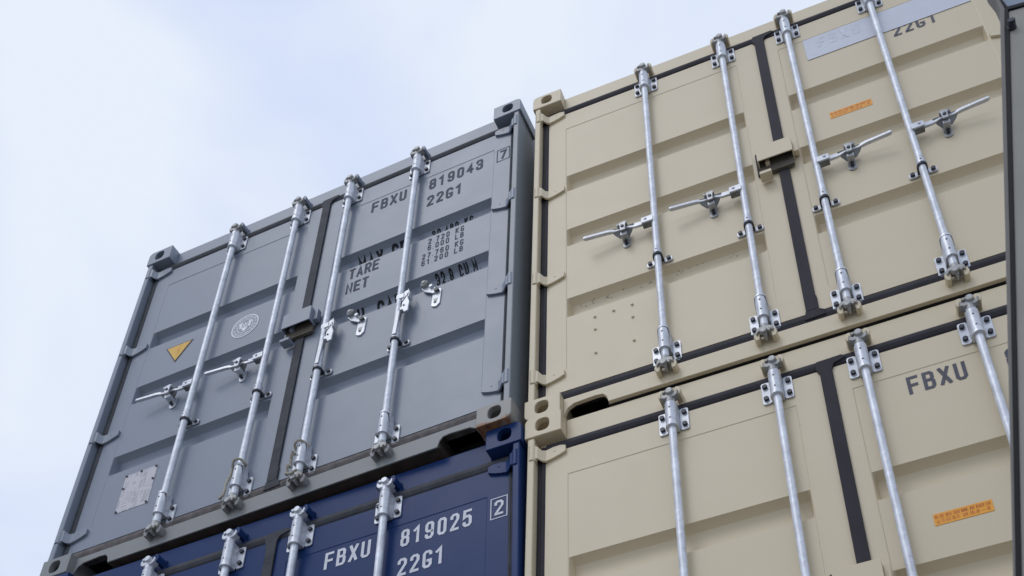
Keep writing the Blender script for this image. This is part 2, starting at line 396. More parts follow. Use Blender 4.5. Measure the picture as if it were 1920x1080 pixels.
def casting(parent, sx, top, front=True, mats=None, rusty=False):
    """one corner casting with its oval aperture; sx = -1 left, +1 right"""
    mb = MB(); w, h, d = 0.162, 0.118, 0.178
    xo = sx * W; xi = sx * (W - w); z0 = H - h if top else 0.0; z1 = z0 + h
    r = 0.030
    if sx < 0: cor = (not top and 1, 0, 0, top and 1)
    else: cor = (0, not top and 1, top and 1, 0)
    pts = rounded(min(xo, xi), max(xo, xi), z0, z1, r, cor)
    y0, y1 = (0.0, d) if front else (LEN, LEN - d)
    cx = sx * (W - 0.078); cz = (z0 + z1) / 2 + (0.004 if top else 0.002)
    hole = []
    hw, hh = 0.031, 0.037
    for i in range(20):
        a = 2 * math.pi * i / 20; c, s_ = math.cos(a), math.sin(a)
        hole.append((cx + hw * math.copysign(abs(c) ** 0.75, c), cz + hh * math.copysign(abs(s_) ** 0.75, s_)))
    # front face with a hole, made by bridging to the outline
    bm = bmesh.new()
    def ring(ps, y): 
        vs = [bm.verts.new((p[0], y, p[1])) for p in ps]
        es = [bm.edges.new((vs[i], vs[(i + 1) % len(vs)])) for i in range(len(vs))]
        return vs, es
    ov, oe = ring(pts, y0); hv, he = ring(hole, y0)
    bmesh.ops.triangle_fill(bm, edges=oe + he, use_beauty=True)
    bv, be = ring(pts, y1)
    for i in range(len(pts)):
        j = (i + 1) % len(pts); bm.faces.new((ov[i], ov[j], bv[j], bv[i]))
    bm.faces.new(bv)
    yi = y0 + (0.03 if front else -0.03)
    iv, ie = ring(hole, yi)
    for i in range(len(hole)):
        j = (i + 1) % len(hole); bm.faces.new((hv[i], hv[j], iv[j], iv[i]))
    # wider cavity behind the wall of the casting
    big = [(cx + (p[0] - cx) * 1.35, cz + (p[1] - cz) * 1.2) for p in hole]
    b2, _ = ring(big, yi); b3, _ = ring(big, y0 + (0.14 if front else -0.14))
    for i in range(len(hole)):
        j = (i + 1) % len(hole)
        bm.faces.new((iv[i], iv[j], b2[j], b2[i])); bm.faces.new((b2[i], b2[j], b3[j], b3[i]))
    bm.faces.new(b3)
    bmesh.ops.recalc_face_normals(bm, faces=bm.faces)
    me = bpy.data.meshes.new('corner_casting'); bm.to_mesh(me); bm.free()
    me.materials.append(mats)
    # the dark slot in the side of the casting
    o = bpy.data.objects.new('corner_casting', me); scene.collection.objects.link(o); o.parent = parent
    bvm = o.modifiers.new('bevel', 'BEVEL'); bvm.width = 0.003; bvm.segments = 2; bvm.limit_method = 'ANGLE'; bvm.angle_limit = R(50)
    return o
_mesh_cache = {}
def cached(key, fn, name, mats, parent, loc=(0, 0, 0), flip=False, bevel=0.0, smooth=False):
    """build once, then share the mesh"""
    k = (key, tuple(m.name for m in mats))
    if k not in _mesh_cache:
        mb = MB(); fn(mb); o = mb.build(name, mats, parent, bevel=bevel, smooth=smooth); _mesh_cache[k] = o
    else:
        src = _mesh_cache[k]; o = src.copy(); o.name = name; scene.collection.objects.link(o); o.parent = parent
    o.location = loc
    if flip: o.scale = (-1, 1, 1)
    return o

# hardware, each drawn about the bar axis (x=0,y=0)
BR = 0.0158
YB = 0.0115
def bracket_mb(mb):      # tall sleeve bracket: four bolts, z from 0 (bar side end) to 0.128
    D = YD - YB
    n = 14; r = 0.0245
    arc = [(r * math.cos(a), r * math.sin(a)) for a in [R(180 + 180 * i / n) for i in range(n + 1)]]
    prof_ = [(-r, D - .004)] + arc + [(r, D - .004)]
    mb.prism(prof_, 0.0, 0.132, 'z', 0)
    mb.cyl((0, 0), 0.0265, -0.003, 0.008, 'z', 20, 0)
    for s_ in (-1, 1):
        pts = rounded(min(s_ * .025, s_ * .062), max(s_ * .025, s_ * .062), 0.004, 0.125, 0.010)
        mb.prism(pts, D - .007, D - .001, 'y', 0)
        for z in (0.030, 0.098): mb.cyl((s_ * .046, z), 0.0105, D - .017, D - .006, 'y', 12, 1)
    for z in (0.035, 0.095): mb.cyl((0, z), 0.0042, -r - .0008, -r + .003, 'y', 10, 1)
def bracket_top_mb(mb):
    bracket_mb(mb)
    mb.cyl((0, 0), 0.0195, 0.132, 0.165, 'z', 18, 0)
def bracket_bottom_mb(mb):   # origin at its top end
    t = MB(); bracket_mb(t)
    b = len(mb.v)
    mb.v += [(x, y, -z - (0.0 if abs(x) < .0255 and y < YD - YB - .003 and abs(x) != .046 else 0.055)) for x, y, z in t.v]
    for f, mi in zip(t.f, t.m): mb.face([b + i for i in f], mi)
def guide_mb(mb):       # small saddle clamp, origin at clamp centre
    D = YD - YB
    n = 14; r = 0.0225
    arc = [(r * math.cos(a), r * math.sin(a)) for a in [R(180 + 180 * i / n) for i in range(n + 1)]]
    mb.prism([(-r, D - .004)] + arc + [(r, D - .004)], -0.008, 0.006, 'z', 1)
    mb.cyl((0, 0), 0.0205, 0.006, 0.042, 'z', 18, 0)
    mb.cyl((0, 0.026), 0.0042, -0.0212, -0.017, 'y', 10, 1)
    for s_ in (-1, 1):
        pts = rounded(min(s_ * .022, s_ * .060), max(s_ * .022, s_ * .060), -0.018, 0.014, 0.009)
        mb.prism(pts, D - .007, D - .001, 'y', 0)
        mb.cyl((s_ * .044, -0.002), 0.0100, D - .017, D - .006, 'y', 12, 1)
def cam_mb(mb):         # forged cam at the end of the bar; z=0 centre, bar comes from below
    mb.cyl((0, 0), 0.0175, -0.040, 0.010, 'z', 18, 0)
    hook = [(-.050, .006), (-.046, -.012), (-.030, -.020), (.030, -.020), (.046, -.012), (.052, .010), (.044, .020), (.036, .004), (.020, -.002), (.012, .016), (.008, .034), (-.006, .036), (-.014, .016), (-.022, .000), (-.034, .004), (-.042, .018)]
    mb.prism([(a * .74, b) for a, b in hook], -0.016, 0.014, 'y', 0)
    mb.cyl((.004, .010), 0.015, -0.027, -0.010, 'y', 14, 0, r2=0.019)
    mb.cyl((-.018, .014), 0.008, -0.022, 0.010, 'y', 10, 0)
def keeper_mb(mb):      # lugs welded on header or sill; z=0 centre, lugs point forward
    D = YD - YB + .012
    mb.prism(rounded(-.046, .046, -.028, .036, .010), D - .010, D, 'y', 0)
    for s_ in (-1, 1):
        pts = [(s_ * .022, -.012), (s_ * .044, -.014), (s_ * .049, .008), (s_ * .041, .030), (s_ * .027, .032), (s_ * .023, .014)]
        if s_ < 0: pts = pts[::-1]
        mb.prism(pts, -0.012, D - .006, 'y', 0)
def handle_mb(mb):      # closed handle pointing to -x ; origin on the bar axis at hub height
    mb.prism(rounded(-.060, -.004, -.020, .018, .004), -0.020, 0.012, 'y', 0)
    mb.cyl((-.040, .004), 0.0060, -0.0245, -0.018, 'y', 12, 0)
    mb.prism([(-.058, -.024), (-.010, -.024), (-.010, -.019), (-.058, -.019)], -0.012, 0.012, 'y', 2)  # hub underside, shade painted in by the darker steel
    # lever: bar, widened twist, blade
    def st(x, zc, hz, yc, hy, dz=0): return [(x, yc - hy, zc - hz + dz), (x, yc + hy, zc - hz - dz), (x, yc + hy, zc + hz - dz), (x, yc - hy, zc + hz + dz)]
    S = [st(-.050, .000, .013, -.003, .006), st(-.095, .002, .013, -.003, .005), st(-.108, .002, .012, -.005, .004), st(-.130, .004, .007, -.008, .003),
         st(-.165, .004, .007, -.008, .003), st(-.190, .006, .007, -.008, .003), st(-.206, .008, .009, -.008, .006), st(-.225, .010, .008, -.010, .007), st(-.335, .003, .007, -.022, .008), st(-.343, .003, .005, -.023, .006)]
    b = len(mb.v)
    for q in S: mb.v += q
    w0 = len(mb.v)      # the pressed wing hangs below the lever and leans back under it
    wing = [(-.098, .012), (-.214, .014), (-.196, -.012), (-.176, -.030), (-.132, -.036), (-.112, -.014)]
    for dy in (0, .004):
        for x, z in wing: mb.v.append((x, -.013 + dy + (.012 - z) * .55, z))
    n6 = len(wing); mb.face([w0 + q for q in range(n6)], 2); mb.face([w0 + n6 + q for q in reversed(range(n6))], 2)
    for q in range(n6): mb.face([w0 + q, w0 + (q + 1) % n6, w0 + n6 + (q + 1) % n6, w0 + n6 + q], 2)
    for i in range(len(S) - 1):
        for j in range(4):
            k = (j + 1) % 4; mb.face([b + i * 4 + j, b + i * 4 + k, b + (i + 1) * 4 + k, b + (i + 1) * 4 + j], 0)
    mb.face([b, b + 1, b + 2, b + 3]); e = b + (len(S) - 1) * 4; mb.face([e + 3, e + 2, e + 1, e])
def catch_mb(mb):       # retainer plate, bolt and clasp over the lever; origin at lever height
    D = YD - YB + .0035
    mb.prism(rounded(-.019, .019, -.078, .008, .018, n=7), D - .008, D - .002, 'y', 0)
    mb.prism(rounded(-.0115, .0115, -.055, .002, .010, n=5), D - .016, D - .006, 'y', 0)
    mb.cyl((0, -.052), 0.0085, D - .024, D - .008, 'y', 12, 1)
    mb.prism(rounded(-.016, .016, -.044, -.022, .004), -0.014, D - .010, 'y', 0)
    # clasp: wraps over the lever
    mb.prism([(-.012, -.024), (.012, -.024), (.014, .020), (.020, .030), (.010, .040), (-.010, .036), (-.022, .026), (-.014, .016)], -0.026, -0.019, 'y', 0)
    mb.box(-.026, .020, -0.024, 0.008, .029, .037, 0)
    mb.cyl((0.0, .004), 0.0085, -0.030, -0.022, 'y', 12, 1)
    mb.cyl((-.022, .030), 0.008, -0.024, 0.006, 'y', 10, 0)
def open_handle_mb(mb):   # handle swung down beside the bar; origin on bar axis at hub height 1.115
    outer = [(.018, .060), (.030, .088), (.047, .094), (.055, .078), (.046, .060), (.052, .030), (.062, -.005), (.058, -.070), (.018, -.078), (.012, -.020), (.020, .015)]
    mb.prism(outer[::-1], -0.012, -0.004, 'y', 0)
    mb.prism([(.050, .094), (.055, .092), (.062, .060), (.060, .030), (.055, .030), (.056, .058)][::-1], -0.016, 0.012, 'y', 0)
    ribbon(mb, [(.044, .050), (.020, .006), (.019, -.028)], False, 0.0032, lambda a, b: -0.0128, 1)
    mb.cyl((.034, -.022), 0.0055, -0.0145, -0.012, 'y', 10, 1)
    mb.prism([(-.004, -.240), (.016, -.240), (.024, -.070), (.040, -.070), (.052, -.074), (.012, -.060), (-.002, -.120)][0:4] + [(.004, -.070)], -0.024, -0.014, 'y', 0)
    mb.prism(rounded(-.012, .030, .040, .075, .006), -0.016, 0.014, 'y', 0)
def open_catch_mb(mb):    # empty retainer: slotted plate with a swung-up clasp ; origin z=1.115 level
    D = YD - YB + .0035
    pts = [(-.008, -.078), (.008, -.082), (.026, -.062), (.030, .046), (.018, .056), (-.006, .050), (-.016, .034), (-.020, -.066)]
    mb.prism(pts, D - .008, D - .001, 'y', 0)
    mb.prism([(-.008, -.050), (.002, -.058), (.012, -.044), (.013, -.018), (-.008, -.021)], D - .0090, D - .007, 'y', 2); mb.cyl((.002, -.048), .0055, D - .012, D - .008, 'y', 10, 1)
    mb.cyl((.008, .034), 0.013, D - .022, D - .006, 'y', 14, 1)
    # arm up-left to a round knob
    a = [(-.072, .108), (-.052, .122), (-.030, .080), (.012, .050), (.014, .022), (-.012, .020), (-.058, .056), (-.076, .086)]
    mb.prism(a[::-1], D - .016, D - .009, 'y', 0)
    mb.cyl((-.056, .104), 0.021, D - .030, D - .014, 'y', 16, 2); mb.cyl((-.056, .104), 0.008, D - .040, D - .030, 'y', 16, 2, r2=0.021)
    mb.cyl((-.020, .070), 0.010, D - .028, D - .014, 'y', 12, 0)
def hinge_mb(mb):        # left-hand hinge: barrel on the post at x=0,y=0 ; strap to +x
    mb.cyl((0, 0), 0.0185, -.046, .040, 'z', 20, 0)
    # strap, S-shaped in plan, tapering in height
    path = [(.010, -.006), (.024, -.004), (.038, .010), (.052, .019), (.080, .021), (.112, .020), (.136, .020)]
    hz = [(.036, -.034), (.030, -.038), (.016, -.044), (.020, -.042), (.030, -.034), (.030, -.024), (.022, -.012)]
    th = 0.006; b = len(mb.v)
    for (x, y), (zt, zb) in zip(path, hz): mb.v += [(x, y - th, zb), (x, y + th + .0, zb), (x, y + th, zt), (x, y - th, zt)]
    for i in range(len(path) - 1):
        for j in range(4):
            k = (j + 1) % 4; mb.face([b + i * 4 + j, b + i * 4 + k, b + (i + 1) * 4 + k, b + (i + 1) * 4 + j], 0)
    mb.face([b, b + 1, b + 2, b + 3]); e = b + (len(path) - 1) * 4; mb.face([e + 3, e + 2, e + 1, e])
    mb.cyl((.088, .006), 0.006, .0135, .0165, 'y', 12, 0)
HINGES = (2.389, 1.683, 0.977, 0.279)
BARX = (0.592, 0.170)

def container(name, label, paint_mat, gasket_mat, xc=0.0, cast_mats=None, post_mats=None, sill_mat=None, sill_gasket=None, open_right=False, cam_mat=None, ropes=False):
    root = bpy.data.objects.new(name, None); scene.collection.objects.link(root); root.empty_display_size = 0.3
    tag(root, label, 'container', 'stacked shipping containers')
    P = paint_mat
    cast_mats = cast_mats or {}
    for sx in (-1, 1):
        for top in (True, False):
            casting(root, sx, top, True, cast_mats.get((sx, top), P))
            casting(root, sx, top, False, P)
    # corner posts (door end): front flange, rebate, back
    for sx in (-1, 1):
        mb = MB()
        pts = [(W - .012, .006), (W - .0415, .006), (W - .0415, .125), (W - .020, .170), (W - .010, .160)]
        if sx < 0: pts = [(-x, y) for x, y in pts][::-1]
        mb.prism(pts, 0.118, H - 0.118, 'z')
        mb.build('corner_post', (post_mats or {}).get(sx, P), root, bevel=0.004)
        mb = MB(); mb.box(min(sx * (W - .10), sx * (W - .012)), max(sx * (W - .10), sx * (W - .012)), LEN - .10, LEN - .01, .118, H - .118)
        mb.build('corner_post', P, root, bevel=0.006)
    # header: folded plate between the top castings
    mb = MB(); xi = W - .162
    mb.prism([(.060, 2.440), (.056, 2.450), (.056, 2.581), (.064, 2.588), (.20, 2.588), (.20, 2.440)], -xi, xi, 'x')
    mb.box(-W + .046, -xi, .056, .170, 2.430, 2.4725); mb.box(xi, W - .046, .056, .170, 2.430, 2.4725)
    mb.build('header', P, root, bevel=0.004)
    # sill with the two shallow recesses by the castings
    mb = MB()
    zs = 0.010; a, b_ = xi, 0.862
    pts = [(-b_ + .006, zs), (b_ - .006, zs), (b_ + .002, .045), (b_ + .018, .066), (b_ + .05, .070), (a - .05, .064), (a - .02, .046), (a - .004, zs), (a - .0005, zs), (a - .0005, .106),
           (-a + .0005, .106), (-a + .0005, zs), (-a + .004, zs), (-a + .02, .046), (-a + .05, .064), (-b_ - .05, .070), (-b_ - .018, .066), (-b_ - .002, .045)]
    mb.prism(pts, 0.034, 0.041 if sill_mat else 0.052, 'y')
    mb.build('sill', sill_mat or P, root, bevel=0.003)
    mb = MB(); mb.box(-b_, b_, .0415 if sill_mat else .0525, .17, zs + .002, .105)
    mb.build('sill_underside', M['inside'] if sill_mat is None else M['rusty_dark'], root)  # where not rusty, the seam's shade is put into the underside colour
    mb = MB(); mb.box(-W + .05, W - .05, .175, .30, .015, .14)
    mb.build('cross_member', M['inside'], root)
    # side walls: corrugated, rails top and bottom
    for sx in (-1, 1):
        mb = MB(); n = 20; y = .165; pitch = (LEN - .33) / n; pts = []
        for i in range(n):
            y0 = y + i * pitch
            pts += [(y0, .012), (y0 + pitch * .26, .012), (y0 + pitch * .5, .048), (y0 + pitch * .76, .048)]
        pts.append((LEN - .165, .012))
        b0 = len(mb.v)
        for (yy, off) in pts: mb.v += [(sx * (W - off), yy, .16), (sx * (W - off), yy, H - .07), (sx * (W - off - .002), yy, .16), (sx * (W - off - .002), yy, H - .07)]
        for i in range(len(pts) - 1):
            q = b0 + i * 4; mb.face([q, q + 4, q + 5, q + 1]); mb.face([q + 2, q + 3, q + 7, q + 6])
        mb.build('side_wall', P, root, recalc=False)
        mb = MB(); x0, x1 = sorted((sx * (W - .068), sx * (W - .008)))
        mb.box(x0, x1, .178, LEN - .178, H - .07, H - .010)
        mb.build('top_rail', P, root, bevel=0.004)
        mb = MB(); mb.box(x0, x1, .178, LEN - .178, .010, .160)
        mb.build('bottom_rail', P, root, bevel=0.004)
    mb = MB(); mb.box(-W + .07, W - .07, .202, LEN - .05, H - .030, H - .022); mb.build('roof', P, root)
    mb = MB(); mb.box(-W + .07, W - .07, .31, LEN - .05, .12, .16)
    for i in range(14):
        yy = .55 + i * .38; mb.box(-W + .07, W - .07, yy, yy + .045, .02, .12)
    mb.build('underframe', M['inside'], root)
    mb = MB(); mb.box(-W + .10, W - .10, LEN - .05, LEN - .02, .02, H - .03); mb.build('end_wall', P, root)
    # cam keepers on header and sill
    for x in (-BARX[0], -BARX[1], BARX[1], BARX[0]):
        cached('keeper', keeper_mb, 'cam_keeper', [P], root, (x, YB, 2.480), bevel=0.003)
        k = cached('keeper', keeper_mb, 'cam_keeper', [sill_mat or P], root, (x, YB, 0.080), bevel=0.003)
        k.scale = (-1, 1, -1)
    # ---- doors
    gap = 0.010
    for sx in (-1, 1):
        xo = sx * 1.143; xin = xc + sx * gap
        bm_xs = sorted([xo, xin] + [sx * a for a in (RL + .004, RL + .001, RL, RL - .010, RI + .010, RI, RI - .001, RI - .004)])
        zs_ = {0.1715, 2.400, .309, .312, 2.254, 2.251}
        for zt, zb in RIBS: zs_ |= {zt, zb, zb + .012, zb + .024, zb + .036} | {zt - q[0] for q in HOL[1:]}
        zz = sorted(zs_)
        xs_f = bm_xs
        mb = MB(); nx, nz = len(xs_f), len(zz)
        for z in zz:
            for x in xs_f: mb.v.append((x, prof(x, z), z))
        for j in range(nz - 1):
            for i in range(nx - 1):
                q = j * nx + i; mb.face([q, q + 1, q + nx + 1, q + nx])
        # returns around the leaf
        b0 = len(mb.v); yb = YD + .052
        per = [i for i in range(nx)] + [j * nx + nx - 1 for j in range(1, nz)] + [(nz - 1) * nx + i for i in range(nx - 2, -1, -1)] + [j * nx for j in range(nz - 2, 0, -1)]
        for i in per: mb.v.append((mb.v[i][0], yb, mb.v[i][2]))
        for k in range(len(per)):
            l = (k + 1) % len(per); mb.face([per[k], per[l], b0 + l, b0 + k])
        mb.box(min(xo, xin) + .004, max(xo, xin) - .004, yb - .003, yb + .01, .17, 2.406)
        door = mb.build('door', P, root, bevel=0.0035)
        # gaskets
        mb = MB()
        xa, xb = sx * 1.1425, sx * 1.1770
        mb.prism([(min(xa, xb), .044), (min(xa, xb), .100), (max(xa, xb), .100), (max(xa, xb), .044), ((xa + xb) / 2 + .008, .038), ((xa + xb) / 2 + .003, .040), ((xa + xb) / 2 - .003, .044), ((xa + xb) / 2 - .008, .040)], .135, 2.44, 'z')
        x0, x1 = sorted((sx * 1.142, xc + sx * .001))
        for gi, (z0, z1) in enumerate(((2.4005, 2.458), (.1095, .1705))):
            zc = (z0 + z1) / 2; hz = (z1 - z0) / 2
            mb.prism([(.050, z0), (.0425, zc - hz * .65), (.0375, zc - hz * .1), (.039, zc + hz * .45), (.048, z1), (.098, z1), (.098, z0)], x0, x1, 'x', gi)
        g = mb.build('door_gasket', [gasket_mat, sill_gasket or gasket_mat], door, bevel=0.002)
        if sx == 1:
            mb = MB()
            cxx = xc
            mb.prism([(cxx - .0245, .176), (cxx + .0245, .176), (cxx + .0245, 2.385), (cxx + .036, 2.412), (cxx + .085, 2.428), (cxx + .070, 2.448), (cxx - .030, 2.445), (cxx - .036, 2.40), (cxx - .0245, 2.375)], .0345, .0445, 'y')
            mb.prism([(cxx - .034, .126), (cxx + .052, .130), (cxx + .050, .160), (cxx + .029, .1755), (cxx + .029, .26), (cxx + .020, .262), (cxx + .020, .1755), (cxx - .027, .1755)], .0348, .0442, 'y')
            mb.build('centre_gasket', gasket_mat, door, bevel=0.002)
        # hinges
        for h in HINGES:
            o = cached('hinge', hinge_mb, 'hinge', [P], door, (sx * (W - .031), .019, h), bevel=0.0022)
            if sx > 0: o.scale = (-1, 1, 1)
        # bars and fittings
        for bx in BARX:
            X = sx * bx
            mb = MB(); mb.cyl((0, 0), BR, .100, 2.455, 'z', 20)
            cached('bar', lambda q: q.cyl((0, 0), BR, .100, 2.455, 'z', 20), 'locking_bar', [M['galv']], door, (X, YB, 0), smooth=True)
            fm = [M['galv_part'], M['bolt']]
            cached('brt', bracket_top_mb, 'bar_bracket', fm, door, (X, YB, 2.294), bevel=0.001)
            cached('brb', bracket_bottom_mb, 'bar_bracket', fm, door, (X, YB, 0.314), bevel=0.001)
            cached('guide', guide_mb, 'bar_guide', fm, door, (X, YB, 0.836), bevel=0.001)
            cached('cam', cam_mb, 'cam', [cam_mat[0]], door, (X, YB - .004, 2.470), bevel=0.003)
            c = cached('cam', cam_mb, 'cam', [cam_mat[1]], door, (X, YB - .004, 0.092), bevel=0.003); c.scale = (-1, 1, -1)
            if sx > 0 and open_right:
                cached('ohandle', open_handle_mb, 'handle', [M['galv_part'], M['hole']], door, (X, YB, 1.095), bevel=0.0015)
                cached('ocatch', open_catch_mb, 'handle_catch', [M['galv_part'], M['bolt'], M['galv_dirty']], door, (X + (.178 if bx > .4 else .185), YB, 1.120), bevel=0.002)
            else:
                o = cached('handle', handle_mb, 'handle', [M['galv_part'], M['hole'], M['galv_shaded']], door, (X, YB, 1.115), bevel=0.0012)
                q = cached('catch', catch_mb, 'handle_catch', [M['galv_catch'] if not open_right else M['galv_part'], M['bolt']], door, (X + sx * .150, YB, 1.108), bevel=0.0015)
                if sx > 0: o.scale = (-1, 1, 1); q.scale = (-1, 1, 1)
        root['door_%s' % ('l' if sx < 0 else 'r')] = door.name
    # lock box over the meeting edges of the doors
    mb = MB(); x0, x1 = -.083, .083
    mb.prism(rounded(x0, x1, 1.248, 1.360, .012, (0, 0, 1, 1)), -.014, -.009, 'y')
    mb.box(x0 + .004, x1 - .004, -.0088, .0355, 1.354, 1.3595)
    mb.box(x0, x0 + .005, -.0088, .0355, 1.248, 1.3537)
    mb.box(x1 - .005, x1, -.0088, .0355, 1.248, 1.3537)
    mb.box(x1 + .0005, x1 + .024, .010, .0355, 1.270, 1.350)
    mb.box(-.050, -.030, .006, .030, 1.245, 1.300)
    mb.build('lock_box', P, root, bevel=0.002)
    mb = MB(); mb.box(x0 + .0052, x1 - .0052, .022, .036, 1.200, 1.350); mb.build('lock_box_shade_plate', M['box_shade'], root)  # added plate, the box's inner shade is put into its colour
    mb = MB(); mb.box(-.083, -.028, -.008, .036, 1.150, 1.172); mb.build('lock_box_tab', P, root, bevel=0.003)
    mb = MB()
    mb.box(-.094, -.086, .030, .0435, 1.215, 1.375); mb.box(-.094, -.034, .030, .0435, 1.3755, 1.381)
    mb.build('lock_box_seal', gasket_mat if gasket_mat is M['rubber'] else P, root)
    return root
def door_of(root, side): return bpy.data.objects[root['door_%s' % side]]

def lettering(root, side, mat, items, name='lettering'):
    for (s, x, z, h, w, gap, *rest) in items:      # one mesh per word
        for word in s.split(' '):
            mb = MB(); x = text(mb, word, x, z, h, w, gap, ymap_door, th=(rest[0] if rest else 0.145)) + (w + gap) * 0.8
            mb.build(name, mat, door_of(root, side), recalc=False)
def flat_poly(mb, pts, off=0.0016, mi=0, th=0.0012):
    y = YD + .0035 - off
    mb.prism(pts, y - th, y, 'y', mi)
def frame_rect(mb, x0, x1, z0, z1, t, mi=0):
    ribbon(mb, [(x0, z0), (x0, z1), (x1, z1), (x1, z0)], True, t / 2, ymap_door, mi)

Z3T = 5.182     # height of the top tier's base above the ground
beige_cast = {(-1, True): M['beige_worn'], (-1, False): M['beige_worn']}
cams_b = (M['galv_part'], M['galv_dirty'])

# --- upper beige container
B1 = container('shipping_container', 'beige shipping container on top of the right stack, lilac film over its top number', M['beige'], M['rubber'], xc=.025, cast_mats=beige_cast, cam_mat=(M['galv_dirty'], M['galv_dirty']))
B1.location = (W, 0, Z3T)
# --- lower beige container
B2 = container('shipping_container', 'beige shipping container below another beige one, FBXU in dark letters on its door', M['beige'], M['rubber'], xc=.025, cast_mats=beige_cast, cam_mat=(M['galv_dirty'], M['galv_dirty']))
B2.location = (W + .0074, -.0061, Z3T - H)
# --- grey container
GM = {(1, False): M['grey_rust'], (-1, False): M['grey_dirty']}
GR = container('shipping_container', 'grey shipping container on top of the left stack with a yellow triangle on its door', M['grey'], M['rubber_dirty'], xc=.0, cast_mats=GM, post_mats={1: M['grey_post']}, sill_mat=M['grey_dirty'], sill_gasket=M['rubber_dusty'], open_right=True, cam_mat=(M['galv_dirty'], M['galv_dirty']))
def place(o, loc, rows):
    m = Matrix(rows).to_4x4(); m.translation = Vector(loc); o.matrix_world = m
place(GR, (-1.25022, -0.02354, 5.15824), ((0.999571, 0.027726, -0.009425), (-0.027652, 0.999586, 0.007946), (0.009641, -0.007682, 0.999924)))
# --- blue container
BL = container('shipping_container', 'dark blue shipping container with white numbers under the grey one', M['blue'], M['rubber_dirty'], xc=.026, open_right=False, cam_mat=(M['galv_part'], M['galv_part']))
place(BL, (-1.17237, -0.01342, 2.55785), ((0.999802, 0.009154, -0.017674), (-0.009149, 0.999958, 0.000383), (0.017677, -0.000221, 0.999844)))

# --- writing
def id_block(root, mat, number, check, boxed=True, code='22G1', owner='FBXU'):
    items = [(owner, .304, 2.132, .094, .0430, .0145), (number, .660, 2.124, .094, .0405, .0160), (code, .656, 1.966, .094, .0420, .0145)]
    if check: items.append((check, 1.0815, 2.132, .080, .040, .01))
    o = lettering(root, 'r', mat, items)
    if boxed:
        mb = MB(); frame_rect(mb, 1.066, 1.137, 2.116, 2.228, .0045); mb.build('check_digit_box', mat, door_of(root, 'r'), recalc=False)
id_block(GR, M['grey_letter'], '819043', '7')
id_block(BL, M['white_letter'], '819025', '2')
id_block(B2, M['dark_letter'], '8', None, boxed=False)
lettering(B1, 'r', M['dark_letter'], [('22G1', .656, 1.982, .094, .0420, .0145)])
lettering(GR, 'r', M['black_letter'], [('MAX GR', .243, 1.703, .085, .040, .0110, .16), ('CU. CAP', .236, 1.239, .085, .040, .0110, .16),
    ('30.480 KG', .680, 1.728, .050, .0205, .0095, .15), ('32.8 CU.M.', .738, 1.287, .050, .0205, .0095, .15)], 'weight_lettering')
lettering(GR, 'r', M['grey_letter'], [('TARE', .228, 1.567, .087, .0385, .0085), ('NET', .224, 1.445, .087, .0385, .0085),
    ('2.720 KG', .692, 1.604, .044, .0185, .0108, .125), ('6.000 LB', .692, 1.549, .044, .0185, .0108, .125),
    ('27.760 KG', .665, 1.484, .044, .0185, .0108, .125), ('61.200 LB', .665, 1.429, .044, .0185, .0108, .125)], 'weight_lettering')
# orange labels
for root in (B1, B2):
    mb = MB(); flat_poly(mb, [(.278, 1.484), (.475, 1.484), (.475, 1.536), (.278, 1.536)])
    lb = mb.build('warning_label', M['orange'], door_of(root, 'r'))
    mb = MB()
    ym = lambda X, Z: YD + .0035 - .0016 - .0012 - .0006
    text(mb, 'DO NOT OPEN THIS DOOR. USE OTHER END', .2835, 1.5135, .0150, .00385, .0016, ym, th=.16)
    text(mb, 'AM 77 MIT CC.77.  KIP. FRI 55 --- UR', .2865, 1.4925, .0150, .00385, .0016, ym, th=.16)
    mb.build('warning_lettering', M['red_letter'], door_of(root, 'r'), recalc=False)
# lilac film over the number of the upper beige container
mb = MB(); flat_poly(mb, [(.240, 2.052), (1.037, 2.050), (1.037, 2.248), (.236, 2.248)], off=.0030)
mb.build('film_strip', M['film'], door_of(B1, 'r'))
mb = MB(); text(mb, 'FBXU', .303, 2.134, .090, .040, .018, lambda X, Z: YD - .0014, th=.17)
mb.build('film_lettering', M['film_letter'], door_of(B1, 'r'), recalc=False)
# yellow triangle on the grey door
mb = MB()
def tri(k, y0, mi):
    c = (-.821, 1.543); q = [(-.910, 1.594), (-.732, 1.594), (-.821, 1.441)]
    pts = [(c[0] + (a - c[0]) * k, c[1] + (b - c[1]) * k) for a, b in q][::-1]
    mb.prism(pts, y0 - .001, y0, 'y', mi)
tri(1.0, YD + .0015, 1); tri(.86, YD + .0003, 0)
for i, (a, b) in enumerate((((-.850, 1.583), (-.822, 1.535)), ((-.822, 1.560), (-.812, 1.515)), ((-.800, 1.582), (-.826, 1.500)))):
    ribbon(mb, [a, b], False, .0022, lambda X, Z: YD - .0014, 2)
mb.build('warning_triangle', [M['yellow'], M['black_band'], M['orange']], door_of(GR, 'l'), recalc=False)
